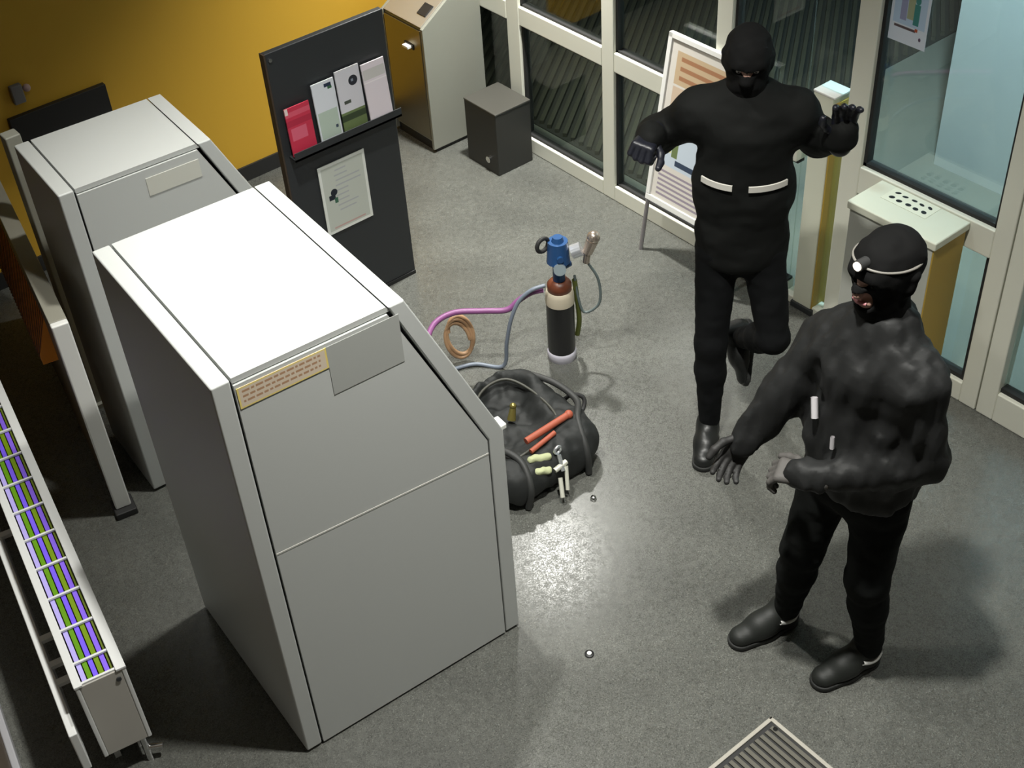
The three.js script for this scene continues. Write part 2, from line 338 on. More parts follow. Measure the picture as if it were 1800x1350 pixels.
// ---------------------------------------------------------------- leaflet stand, leaflets and notice
const LZ = -4.42, LT2 = 0.0;
{
  const t = thing('leaflet_stand', 'tall black board with leaflet ledge standing before the orange wall', 'display stand', [2.49, 0, LZ]);
  part(t, 'panel', bx(-0.285, 0.285, 0.02, 1.345, -0.03, 0, 0.004), M.anth);
  part(t, 'base', bx(-0.285, 0.285, 0, 0.02, -0.3, 0.004, 0.002), M.anthDark);
  part(t, 'leaflet_ledge', [bx(-0.26, 0.285, 0.865, 0.875, 0, 0.05), bx(-0.26, 0.285, 0.865, 0.905, 0.046, 0.05)], M.anth);
  part(t, 'edge_strip', bx(-0.292, -0.285, 0.02, 1.345, -0.03, 0.004), mat(lin(0.06, 0.04, 0.025), 0.5));
  part(t, 'screw', cyl([-0.265, 1.315, 0], [-0.265, 1.315, 0.006], 0.008), M.chrome);
}
function leaflet(label, x, y, w, h, draw, zoff = 0.012, lean = 0.06) {
  const tex = canvasTex(128, Math.round(128 * h / w), draw);
  const g = sheetGeo(w, h, 0.006); g.rotateX(-lean);
  single('leaflet', label, 'leaflet', g, new THREE.MeshStandardMaterial({ map: tex, roughness: 0.5 }), [2.49 + x, y, LZ + zoff + Math.sin(lean) * h], 0, 'leaflets on the black stand');
}
leaflet('red and pink leaflet on the black stand ledge', -0.195, 0.88, 0.118, 0.215, (c, w, h) => {
  c.fillStyle = '#c8344e'; c.fillRect(0, 0, w, h); c.fillStyle = '#d8566c'; c.fillRect(0, 20, w, 24); c.fillStyle = '#b32a44'; c.fillRect(0, 60, w, 30); c.fillStyle = '#d9627a'; c.fillRect(14, 100, 80, 60); c.fillStyle = '#e9d8d4'; c.fillRect(0, 0, 16, 30);
});
leaflet('white leaflet with pale green lower half and small dark mark', -0.06, 0.88, 0.108, 0.27, (c, w, h) => {
  c.fillStyle = '#dfe2ea'; c.fillRect(0, 0, w, h); c.fillStyle = '#b9c8bb'; c.fillRect(8, h * 0.48, w - 16, h * 0.45); c.fillStyle = '#24304a'; c.fillRect(70, 16, 40, 18); c.fillStyle = '#3d6a4a'; c.fillRect(88, 34, 24, 14); c.fillStyle = '#3b4858'; c.fillRect(96, h * 0.76, 14, 16);
});
leaflet('white leaflet with dark round emblem and olive landscape picture', 0.062, 0.88, 0.118, 0.285, (c, w, h) => {
  c.fillStyle = '#d6d4dc'; c.fillRect(0, 0, w, h); c.fillStyle = '#6a7a4e'; c.fillRect(0, h * 0.66, w, h * 0.34); c.fillStyle = '#39462e'; c.fillRect(0, h * 0.7, w, h * 0.1); c.fillStyle = '#262a34'; c.beginPath(); c.arc(88, 66, 24, 0, 7); c.fill(); c.fillStyle = '#8a93a0'; c.fillRect(78, 58, 12, 12); c.fillStyle = '#4a5148'; c.fillRect(24, 150, 36, 16);
});
leaflet('curled pale pink leaflet at the outer end of the ledge', 0.19, 0.88, 0.115, 0.27, (c, w, h) => {
  c.fillStyle = '#d9cfd6'; c.fillRect(0, 0, w, h); c.fillStyle = '#c2bfbd'; c.fillRect(4, 30, w - 8, 50); c.fillStyle = '#e6dfe2'; c.fillRect(0, h * 0.3, w, 6);
}, 0.012, 0.1);
{
  const tex = canvasTex(256, 360, (c, w, h) => {
    c.fillStyle = '#eceee8'; c.fillRect(0, 0, w, h); c.fillStyle = '#c9cdc4'; c.fillRect(14, 14, w - 28, h - 28); c.fillStyle = '#b4b7ba'; for (let i = 0; i < 9; i++) c.fillRect(70 + rnd() * 20, 40 + i * 26, 60 + rnd() * 80, 7);
    c.fillStyle = '#1e2430'; c.beginPath(); c.arc(66, 150, 18, 0, 7); c.fill(); c.fillRect(36, 160, 34, 26); c.fillStyle = '#3f6a54'; c.fillRect(64, 180, 18, 28);
    c.fillStyle = '#c9a7a0'; c.fillRect(40, h - 30, w - 80, 8);
  });
  single('notice_sheet', 'white notice sheet fixed low on the black leaflet stand', 'notice', sheetGeo(0.24, 0.345, 0.004), new THREE.MeshStandardMaterial({ map: tex, roughness: 0.5 }), [2.465, 0.42, LZ + 0.004]);
}

// ---------------------------------------------------------------- statement printer in the corner
{
  const t = thing('statement_printer', 'grey floor standing terminal with steel front and sloped top in the corner', 'terminal', [3.496, 0, -5.222]);
  const prof = [[0.01, 0.06], [0.37, 0.06], [0.37, 0.93], [0.36, 0.93], [0.02, 0.715], [0.01, 0.7]];
  part(t, 'body', prism(prof, -0.02, -0.345), M.greySide);
  part(t, 'side_plate', prism([[0.0, 0.02], [0.375, 0.02], [0.375, 0.945], [0.36, 0.945], [0.0, 0.715]], 0, -0.02, 0.003), M.greySide);
  part(t, 'side_plate', prism([[0.0, 0.02], [0.375, 0.02], [0.375, 0.945], [0.36, 0.945], [0.0, 0.715]], -0.345, -0.365, 0.003), M.greySide);
  part(t, 'front_plate', bx(0.0, 0.012, 0.075, 0.7, -0.34, -0.025, 0.003), mat(lin(0.24, 0.22, 0.17), 0.4, { metalness: 1 }), 'brownish steel front');
  part(t, 'plinth', bx(0.02, 0.36, 0, 0.06, -0.35, -0.01), M.skirt);
  const sg = new THREE.Group(); sg.name = 'sloped_panel'; sg.position.set(0.01, 0.712, -0.02); sg.rotation.z = Math.atan2(0.23, 0.36); t.add(sg);
  part(sg, 'plate', bx(0, 0.41, 0.0, 0.01, -0.325, 0, 0.002), mat(lin(0.42, 0.4, 0.36), 0.3, { metalness: 0.6 }));
  part(sg, 'reader', bx(0.06, 0.13, 0.01, 0.016, -0.09, -0.02, 0.002), M.anthDark); part(sg, 'tray', bx(0.17, 0.34, 0.01, 0.014, -0.3, -0.06, 0.002), M.white);
  part(t, 'paper_mouth', bx(-0.006, 0.004, 0.575, 0.605, -0.17, -0.09, 0.003), M.anthDark);
  part(t, 'paper', bx(-0.03, 0.0, 0.583, 0.597, -0.155, -0.105, 0.002), M.paper, 'white paper end');
}
{
  const t = thing('waste_bin', 'low dark square bin beside the corner terminal', 'bin', [3.715, 0, -4.93]);
  part(t, 'body', bx(-0.115, 0.115, 0, 0.35, -0.13, 0.13, 0.004), M.binDark);
  part(t, 'lid', bx(-0.117, 0.117, 0.35, 0.362, -0.132, 0.132, 0.004), mat(lin(0.055, 0.053, 0.045), 0.5));
  part(t, 'lock', cyl([-0.122, 0.07, 0.05], [-0.113, 0.07, 0.05], 0.018), M.chrome, 'chrome lock');
}

// ---------------------------------------------------------------- poster stand
{
  const t = thing('poster_stand', 'leaning poster stand in a white frame behind the tall masked person', 'poster stand', [3.68, 0, -3.83]);
  const up = new THREE.Group(); up.name = 'board'; t.add(up); up.rotation.z = -0.17; // leans towards the glass
  const W = 0.56;
  part(up, 'frame_bar', bx(-0.012, 0.012, 0.3, 1.08, 0, 0.025, 0.003), M.white); part(up, 'frame_bar', bx(-0.012, 0.012, 0.3, 1.08, W - 0.025, W, 0.003), M.white);
  part(up, 'frame_bar', bx(-0.012, 0.012, 1.055, 1.08, 0, W, 0.003), M.white); part(up, 'frame_bar', bx(-0.012, 0.012, 0.27, 0.3, 0, W, 0.003), M.white);
  const tex = canvasTex(256, 352, (c, w, h) => {
    c.fillStyle = '#d9d4cc'; c.fillRect(0, 0, w, h); c.fillStyle = '#c4ad8e'; c.fillRect(20, 20, w - 40, 70); c.fillStyle = '#a5785a'; for (let i = 0; i < 3; i++) c.fillRect(34, 30 + i * 20, 100 + rnd() * 60, 9);
    c.fillStyle = '#cdb8a2'; c.fillRect(20, 95, w - 40, 60); c.fillStyle = '#c6d2de'; c.fillRect(12, 170, w - 24, 100); c.fillStyle = '#6f7f54'; c.fillRect(46, 196, 18, 50); c.fillStyle = '#e2e0a4'; c.fillRect(14, 215, 30, 24); c.fillStyle = '#39465a'; c.fillRect(60, 250, 110, 12);
    c.fillStyle = '#9a8f9c'; for (let i = 0; i < 6; i++) c.fillRect(16, 282 + i * 11, w - 60 * rnd() - 30, 5);
  });
  const sh = sheetGeo(W - 0.05, 0.755, 0.004); sh.rotateY(-Math.PI / 2); sh.translate(-0.002, 0.3, W / 2);
  part(up, 'poster', sh, new THREE.MeshStandardMaterial({ map: tex, roughness: 0.35 }), 'printed poster with beige heading and pale blue picture');
  const lm = mat(lin(0.3, 0.28, 0.29), 0.4, { metalness: 0.5 });
  part(t, 'leg', cyl([0.0, 0, 0.012], [0.05, 0.3, 0.012], 0.01), lm); part(t, 'leg', cyl([0.0, 0, W - 0.012], [0.05, 0.3, W - 0.012], 0.01), lm);
  part(t, 'rear_strut', cyl([0.19, 0, W / 2], [0.14, 0.8, W / 2], 0.01), lm);
}
{
  const t = thing('door_post', 'waist high cream post with ochre side next to the glass door', 'post', [XG + 0.01, 0, -2.975]);
  part(t, 'column', bx(-0.05, 0.05, 0, 1.075, -0.055, 0.045, 0.004), M.cream);
  part(t, 'side_cover', bx(-0.046, 0.05, 0.02, 1.05, 0.045, 0.052, 0.002), M.ochre, 'ochre side cover');
  part(t, 'cap', bx(-0.052, 0.052, 1.075, 1.085, -0.057, 0.054, 0.003), M.white);
  part(t, 'foot', bx(-0.06, 0.055, 0, 0.03, -0.06, 0.06, 0.003), M.anth);
}
{
  const t = thing('letter_box', 'cream letter box pedestal with ochre side and lettered top at the door', 'letter box', [3.66, 0, -2.44]);
  part(t, 'body', bx(0.005, 0.2, 0.0, 0.8, -0.2, 0.19, 0.004), mat(lin(0.5, 0.51, 0.46), 0.5));
  part(t, 'side_cover', bx(0.005, 0.2, 0.02, 0.8, 0.19, 0.196, 0.002), M.ochre, 'ochre side cover');
  part(t, 'lid', bx(-0.005, 0.205, 0.8, 0.835, -0.21, 0.205, 0.006), M.cream);
  const tex = canvasTex(256, 128, (c, w, h) => { c.fillStyle = '#e6e6d2'; c.fillRect(0, 0, w, h); c.fillStyle = '#15171a'; for (let r = 0; r < 2; r++) for (let i = 0; i < 5; i++) { const x = 24 + i * 44 + (i > 1 ? 6 : 0), y = 38 + r * 50 + (i % 2) * 4; c.beginPath(); c.ellipse(x + 14, y, 15, 9 + (i * 5 + r * 3) % 5, 0.3 * (i - 2), 0, 7); c.fill(); } });
  const s = sheetGeo(0.21, 0.1, 0.001); s.rotateX(-Math.PI / 2); s.rotateY(-Math.PI / 2); s.translate(0.1, 0.8355, -0.03);
  part(t, 'lettering', s, new THREE.MeshStandardMaterial({ map: tex, roughness: 0.5 }), 'black lettering in two rows');
}
{ // poster on the door glass
  const tex = canvasTex(192, 256, (c, w, h) => {
    c.fillStyle = '#dfe8f6'; c.fillRect(0, 0, w, h); c.fillStyle = '#bcd4ee'; c.fillRect(14, 10, w - 28, h * 0.72);
    const fig = (x, y, s, col) => { c.fillStyle = col; c.beginPath(); c.arc(x, y - s, s * 0.36, 0, 7); c.fill(); c.fillRect(x - s * 0.4, y - s * 0.65, s * 0.8, s * 1.9); };
    fig(64, 130, 40, '#9a9fc2'); fig(100, 116, 44, '#a8b08e'); fig(130, 140, 36, '#3f8a86'); c.fillStyle = '#5a4b50'; c.fillRect(24, h * 0.78, 110, 8); c.fillStyle = '#c05a3a'; c.fillRect(130, h * 0.76, 14, 10); c.fillStyle = '#5b4b63'; c.beginPath(); c.arc(160, h * 0.88, 6, 0, 7); c.fill();
  });
  const s = sheetGeo(0.165, 0.3, 0.002); s.rotateY(-Math.PI / 2);
  single('door_poster', 'small white poster with standing figures taped on the door glass', 'poster', s, new THREE.MeshStandardMaterial({ map: tex, roughness: 0.5 }), [XG - 0.005, 1.395, -2.66]);
}

// ---------------------------------------------------------------- floor mat
{
  const t = thing('floor_mat', 'dark ribbed entrance mat with pale metal edge beside the two people', 'mat', [2.151, 0, -1.598]);
  part(t, 'tray', bx(-1.0, 0, 0, 0.006, 0, 1.1), M.rubber);
  part(t, 'edge', bx(-1.0, 0, 0, 0.012, 0, 0.014, 0.002), mat(lin(0.4, 0.38, 0.33), 0.4)); part(t, 'edge', bx(-0.014, 0, 0, 0.012, 0, 1.1, 0.002), mat(lin(0.4, 0.38, 0.33), 0.4));
  const rb = []; for (let i = 0; i < 40; i++) rb.push(bx(-0.04 - i * 0.024, -0.026 - i * 0.024, 0.005, 0.013, 0.03, 1.08));
  part(t, 'ribs', rb, mat(lin(0.115, 0.11, 0.09), 0.8)).userData.kind = 'stuff';
  part(t, 'rivet', cyl([-0.03, 0.006, 0.045], [-0.03, 0.016, 0.045], 0.008), M.chrome);
}

// ---------------------------------------------------------------- gas cylinder and hoses
{
  const t = thing('gas_cylinder', 'small black gas cylinder with blue regulator standing on the floor', 'gas cylinder', [2.876, 0, -3.472]);
  part(t, 'body', lathe([[0, 0.01], [0.05, 0.01], [0.06, 0.03], [0.06, 0.33], [0.056, 0.36], [0.04, 0.385], [0.022, 0.395], [0, 0.395]]), mat(lin(0.018, 0.018, 0.018), 0.35));
  part(t, 'foot_ring', lathe([[0.052, 0], [0.063, 0], [0.064, 0.03], [0.061, 0.045], [0.052, 0.045], [0.052, 0]]), mat(lin(0.6, 0.58, 0.66), 0.5), 'pale foot ring');
  part(t, 'shoulder_band', lathe([[0.06, 0.3], [0.0625, 0.3], [0.061, 0.345], [0.055, 0.366], [0.05, 0.366]]), mat(lin(0.62, 0.55, 0.42), 0.5), 'cream shoulder band');
  part(t, 'collar', lathe([[0.04, 0.372], [0.052, 0.362], [0.052, 0.395], [0.035, 0.415], [0.02, 0.415]]), mat(lin(0.14, 0.04, 0.018), 0.4), 'red brown collar');
  const reg = part(t, 'regulator', [cyl([0, 0.4, 0], [0, 0.52, 0], 0.026), cyl([0, 0.51, 0], [0, 0.61, 0], 0.05, 0.042), cyl([0, 0.6, 0], [0, 0.63, 0], 0.03, 0.02), cyl([-0.02, 0.47, 0.0], [0.06, 0.47, 0.0], 0.016), cyl([0, 0.55, 0], [-0.03, 0.55, 0.05], 0.014)], mat(lin(0.022, 0.08, 0.22), 0.25), 'blue regulator');
  part(reg, 'gauge', cyl([0.045, 0.55, 0.035], [0.075, 0.565, 0.06], 0.03), mat(lin(0.6, 0.62, 0.66), 0.25, { metalness: 0.6 }));
  part(reg, 'gauge', cyl([-0.02, 0.5, 0.03], [-0.035, 0.505, 0.05], 0.026), mat(lin(0.5, 0.6, 0.66), 0.25, { metalness: 0.5 }));
  part(t, 'hand_wheel', new THREE.TorusGeometry(0.03, 0.009, 8, 20).translate(-0.055, 0.6, -0.03), M.rubber);
  part(t, 'burner_head', [cyl([0.1, 0.54, 0.07], [0.115, 0.6, 0.085], 0.022, 0.026), sph(0.118, 0.615, 0.088, 0.028), cyl([0.095, 0.49, 0.065], [0.1, 0.54, 0.07], 0.015)], mat(lin(0.55, 0.47, 0.4), 0.25, { metalness: 0.8 }), 'brassy valve head');
  part(t, 'loop_hose', tube([[0.1, 0.49, 0.066], [0.13, 0.4, 0.1], [0.12, 0.28, 0.11], [0.075, 0.24, 0.07], [0.062, 0.32, 0.045], [0.06, 0.42, 0.03]], 0.006), mat(lin(0.12, 0.15, 0.15), 0.4));
  part(t, 'strap', tube([[0.058, 0.4, 0.03], [0.066, 0.3, 0.035], [0.07, 0.18, 0.04], [0.066, 0.1, 0.03]], 0.011), mat(lin(0.1, 0.12, 0.02), 0.6), 'olive strap');
}
single('gas_hose', 'violet and pink gas hose running from the cylinder to the large cash machine', 'hose', tube([[2.81, 0.38, -3.5], [2.77, 0.37, -3.53], [2.72, 0.335, -3.56], [2.68, 0.3, -3.58], [2.6, 0.295, -3.65], [2.5, 0.3, -3.72], [2.4, 0.3, -3.72], [2.25, 0.3, -3.6], [2.05, 0.3, -3.4], [1.88, 0.3, -3.15]], 0.013, 80), mat(lin(0.24, 0.08, 0.22), 0.45));
single('gas_hose', 'light blue gas hose looping beside the violet one near the cylinder', 'hose', tube([[2.81, 0.41, -3.485], [2.76, 0.4, -3.51], [2.71, 0.35, -3.54], [2.67, 0.27, -3.55], [2.645, 0.15, -3.56], [2.63, 0.015, -3.58], [2.55, 0.012, -3.68], [2.42, 0.02, -3.72], [2.3, 0.1, -3.68], [2.05, 0.18, -3.4], [1.88, 0.2, -3.12]], 0.009, 80), mat(lin(0.17, 0.2, 0.25), 0.45));
single('hose_coil', 'orange and pale coil of hose at the cash machine front edge', 'hose', tube((() => { const p = []; for (let i = 0; i < 38; i++) { const a = i * 0.42; p.push([2.53 + 0.05 * Math.cos(a) + 0.0006 * i, 0.1 + 0.088 * Math.sin(a) + 0.001 * i, -3.76 + 0.03 * Math.cos(a + 0.7)]); } return p; })(), 0.009, 300), mat(lin(0.4, 0.24, 0.13), 0.45));

// ---------------------------------------------------------------- bodies: distance fields meshed by surface nets
const V = (a) => new THREE.Vector3(...a);
class Field {
  constructor(min, max, cell) { this.c = cell; this.o = min; this.n = [0, 1, 2].map(i => Math.ceil((max[i] - min[i]) / cell) + 1); this.v = new Float32Array(this.n[0] * this.n[1] * this.n[2]).fill(1); }
  each(lo, hi, fn) {
    const { c, o, n, v } = this, r = [0, 1, 2].map(i => [Math.max(0, Math.floor((lo[i] - o[i]) / c)), Math.min(n[i] - 1, Math.ceil((hi[i] - o[i]) / c))]);
    for (let k = r[2][0]; k <= r[2][1]; k++) for (let j = r[1][0]; j <= r[1][1]; j++) for (let i = r[0][0]; i <= r[0][1]; i++) { const q = i + n[0] * (j + n[1] * k); v[q] = fn(o[0] + i * c, o[1] + j * c, o[2] + k * c, v[q]); }
  }
  // tapered capsule a-b; flat = [dx, dy, dz, factor] squeezes (factor < 1) across that direction
  bone(a, b, ra, rb = ra, k = 0.03, flat = null, sub = false) {
    const R = Math.max(ra, rb) * (flat ? Math.max(1, flat[3]) : 1) + k + this.c * 2.5;
    const lo = [0, 1, 2].map(i => Math.min(a[i], b[i]) - R), hi = [0, 1, 2].map(i => Math.max(a[i], b[i]) + R);
    const d = [b[0] - a[0], b[1] - a[1], b[2] - a[2]], L2 = d[0] * d[0] + d[1] * d[1] + d[2] * d[2] || 1e-9;
    this.each(lo, hi, (x, y, z, v) => {
      const px = x - a[0], py = y - a[1], pz = z - a[2]; let t = (px * d[0] + py * d[1] + pz * d[2]) / L2; t = t < 0 ? 0 : t > 1 ? 1 : t;
      let qx = px - t * d[0], qy = py - t * d[1], qz = pz - t * d[2];
      if (flat) { const w = (qx * flat[0] + qy * flat[1] + qz * flat[2]) * (1 / flat[3] - 1); qx += w * flat[0]; qy += w * flat[1]; qz += w * flat[2]; }
      let e = Math.sqrt(qx * qx + qy * qy + qz * qz) - (ra + (rb - ra) * t);
      if (sub) { e = -e; const h = Math.max(k - Math.abs(v - e), 0) / k; return Math.max(v, e) + h * h * k * 0.25; }
      const h = Math.max(k - Math.abs(v - e), 0) / k; return Math.min(v, e) - h * h * k * 0.25;
    });
    return this;
  }
  cut(a, b, r, k = 0.006, flat = null) { return this.bone(a, b, r, r, k, flat, true); }
  warp(fn, band = 0.05) { const { c, o, n, v } = this; let q = 0; for (let k = 0; k < n[2]; k++) for (let j = 0; j < n[1]; j++) for (let i = 0; i < n[0]; i++, q++) if (v[q] < band && v[q] > -band) v[q] += fn(o[0] + i * c, o[1] + j * c, o[2] + k * c); return this; }
  clip(fn) { const { c, o, n, v } = this; let q = 0; for (let k = 0; k < n[2]; k++) for (let j = 0; j < n[1]; j++) for (let i = 0; i < n[0]; i++, q++) v[q] = Math.max(v[q], fn(o[0] + i * c, o[1] + j * c, o[2] + k * c)); return this; }
  geo(base = [0, 0, 0]) {
    const { c, o, n, v } = this, [nx, ny, nz] = n, id = new Int32Array(nx * ny * nz).fill(-1), pos = [], idx = [];
    const st = [1, nx, nx * ny], cor = []; for (let i = 0; i < 8; i++) cor.push([i & 1, i >> 1 & 1, i >> 2 & 1]);
    const edges = []; for (let i = 0; i < 8; i++) for (let b = 0; b < 3; b++) if (!(i >> b & 1)) edges.push([i, i | 1 << b]);
    for (let k = 0; k < nz - 1; k++) for (let j = 0; j < ny - 1; j++) for (let i = 0; i < nx - 1; i++) {
      const q = i + nx * (j + ny * k); let m = 0; const w = [];
      for (let e = 0; e < 8; e++) { const s = v[q + cor[e][0] + nx * cor[e][1] + nx * ny * cor[e][2]]; w.push(s); if (s < 0) m |= 1 << e; }
      if (m === 0 || m === 255) continue;
      let sx = 0, sy = 0, sz = 0, cnt = 0;
      for (const [a, b] of edges) { if ((w[a] < 0) === (w[b] < 0)) continue; const t = w[a] / (w[a] - w[b]); sx += cor[a][0] + t * (cor[b][0] - cor[a][0]); sy += cor[a][1] + t * (cor[b][1] - cor[a][1]); sz += cor[a][2] + t * (cor[b][2] - cor[a][2]); cnt++; }
      id[q] = pos.length / 3; pos.push(o[0] + c * (i + sx / cnt) - base[0], o[1] + c * (j + sy / cnt) - base[1], o[2] + c * (k + sz / cnt) - base[2]);
    }
    for (let k = 1; k < nz - 1; k++) for (let j = 1; j < ny - 1; j++) for (let i = 1; i < nx - 1; i++) {
      const q = i + nx * (j + ny * k);
      for (let a = 0; a < 3; a++) {
        const s0 = v[q] < 0, s1 = v[q + st[a]] < 0; if (s0 === s1) continue;
        const b = st[(a + 1) % 3], d = st[(a + 2) % 3], A = id[q], B = id[q - b], Cc = id[q - b - d], Dd = id[q - d];
        if (A < 0 || B < 0 || Cc < 0 || Dd < 0) continue;
        if (s0) idx.push(A, B, Cc, A, Cc, Dd); else idx.push(A, Cc, B, A, Dd, Cc);
      }
    }
    const g = new THREE.BufferGeometry(); g.setAttribute('position', new THREE.Float32BufferAttribute(pos, 3)); g.setIndex(idx); g.computeVertexNormals();
    g.setAttribute('uv', new THREE.Float32BufferAttribute(new Float32Array(pos.length / 3 * 2), 2)); return g;
  }
}
const bounds = (pts, m) => [[0, 1, 2].map(i => Math.min(...pts.map(p => p[i])) - m), [0, 1, 2].map(i => Math.max(...pts.map(p => p[i])) + m)];
const add = (a, b, s = 1) => [a[0] + b[0] * s, a[1] + b[1] * s, a[2] + b[2] * s];
const mix = (a, b, t) => [a[0] + (b[0] - a[0]) * t, a[1] + (b[1] - a[1]) * t, a[2] + (b[2] - a[2]) * t];
const norm = (a) => { const l = Math.hypot(...a); return [a[0] / l, a[1] / l, a[2] / l]; };
const cross = (a, b) => [a[1] * b[2] - a[2] * b[1], a[2] * b[0] - a[0] * b[2], a[0] * b[1] - a[1] * b[0]];
const sub = (a, b) => [a[0] - b[0], a[1] - b[1], a[2] - b[2]];
// a gloved or bare hand from the wrist: dir along the palm, up = back of the hand, thumb side, curl 0..1
function hand(wrist, dir, back, side, curl, r0 = 0.0095) {
  dir = norm(dir); const sd = norm(cross(dir, back)).map(x => x * side), bk = norm(cross(sd, dir)).map(x => x * side);
  const P = (l, s, b) => add(add(add(wrist, dir, l), sd, s), bk, b);
  const pts = [P(-0.03, 0, 0), P(0.2, 0, 0.09), P(0.2, 0, -0.14), P(0.05, 0.1, 0), P(0.05, -0.1, 0)];
  const [mn, mx] = bounds(pts, 0.05), f = new Field(mn, mx, 0.004);
  f.bone(P(-0.035, 0, 0), P(0.02, 0, 0), 0.038, 0.031, 0.02, [...bk, 0.9]);
  for (const s of [-0.028, -0.01, 0.01, 0.028]) f.bone(P(0.015, s * 0.7, 0), P(0.085, s, 0), 0.017, 0.0145, 0.014);
  const len = { '-0.03': [0.033, 0.022, 0.018], '-0.01': [0.042, 0.027, 0.021], '0.01': [0.044, 0.03, 0.022], '0.03': [0.039, 0.025, 0.021] };
  for (const s of [-0.03, -0.01, 0.01, 0.03]) {
    let p = P(0.088, s, 0), a = 0.25 + curl * 0.9;
    for (let j = 0; j < 3; j++) { const L = len[String(s)][j], q = add(add(add(p, dir, L * Math.cos(a)), bk, -L * Math.sin(a)), sd, s * 0.12); f.bone(p, q, r0 + 0.001 - j * 0.0007, r0 - j * 0.0008, 0.004); p = q; a += 0.2 + curl * 0.95; }
  }
  let p = P(0.025, 0.03, -0.006);
  for (const [l, s, b] of [[0.03, 0.03, -0.014], [0.03, 0.012, -0.014], [0.026, 0.002, -0.008]]) { const q = add(add(add(p, dir, l), sd, s), bk, b); f.bone(p, q, 0.0135, 0.011, 0.006); p = q; }
  return f;
}
// a shoe from heel to toe on the sole plane; up is the sole's normal
function shoe(heel, toe, up) {
  const dir = norm(sub(toe, heel)); up = norm(up); const sd = norm(cross(dir, up)), L = Math.hypot(...sub(toe, heel));
  const P = (l, s, h) => add(add(add(heel, dir, l), sd, s), up, h);
  const [mn, mx] = bounds([P(0, 0, 0), P(L, 0, 0), P(0, 0, 0.14)], 0.09);
  const u = new Field(mn, mx, 0.005);
  u.bone(P(0.045, 0, 0.05), P(0.06, 0, 0.105), 0.042, 0.04, 0.03);
  u.bone(P(0.045, 0, 0.042), P(L * 0.55, 0, 0.05), 0.04, 0.043, 0.03);
  u.bone(P(L * 0.5, 0, 0.045), P(L - 0.045, 0.004, 0.032), 0.047, 0.04, 0.03, [...up, 0.8]);
  u.bone(P(0.06, 0, 0.09), P(L * 0.58, 0, 0.06), 0.036, 0.03, 0.03);
  u.clip((x, y, z) => { const q = [x - heel[0], y - heel[1], z - heel[2]]; return 0.016 - (q[0] * up[0] + q[1] * up[1] + q[2] * up[2]); });
  const s = new Field(mn, mx, 0.005);
  s.bone(P(0.04, 0, 0.014), P(L * 0.5, 0, 0.014), 0.044, 0.043, 0.02); s.bone(P(L * 0.5, 0, 0.014), P(L - 0.045, 0.004, 0.014), 0.048, 0.045, 0.02);
  s.clip((x, y, z) => { const h = (x - heel[0]) * up[0] + (y - heel[1]) * up[1] + (z - heel[2]) * up[2]; return Math.max(-h, h - 0.022); });
  return { upper: u, sole: s, P, L };
}
const cloth = (c, r, si = 0.3) => new THREE.MeshPhysicalMaterial({ color: c, roughness: r, specularIntensity: si });
const PM = {
  black: cloth(lin(0.0065, 0.007, 0.0065), 0.8), trouser: cloth(lin(0.0055, 0.006, 0.0065), 0.9), trouser2: cloth(lin(0.006, 0.007, 0.0065), 0.9),
  jacket2: cloth(lin(0.0145, 0.015, 0.015), 0.6, 0.5), mask: cloth(lin(0.005, 0.005, 0.005), 0.85), skin: mat(lin(0.5, 0.3, 0.24), 0.55), lip: mat(lin(0.55, 0.22, 0.24), 0.5),
  glove: mat(lin(0.01, 0.011, 0.017), 0.4), glove2: mat(lin(0.016, 0.0155, 0.015), 0.65), gloveGrey: mat(lin(0.08, 0.075, 0.07), 0.7), leather: mat(lin(0.01, 0.011, 0.0105), 0.4), sneaker: mat(lin(0.012, 0.014, 0.012), 0.6), sole: mat(lin(0.015, 0.016, 0.015), 0.7),
  reflect: mat(lin(0.6, 0.58, 0.53), 0.4), white: mat(lin(0.85, 0.85, 0.82), 0.4), eye: mat(lin(0.6, 0.58, 0.55), 0.2), zip: mat(lin(0.55, 0.53, 0.55), 0.3),
};
const upv = [0, 1, 0];
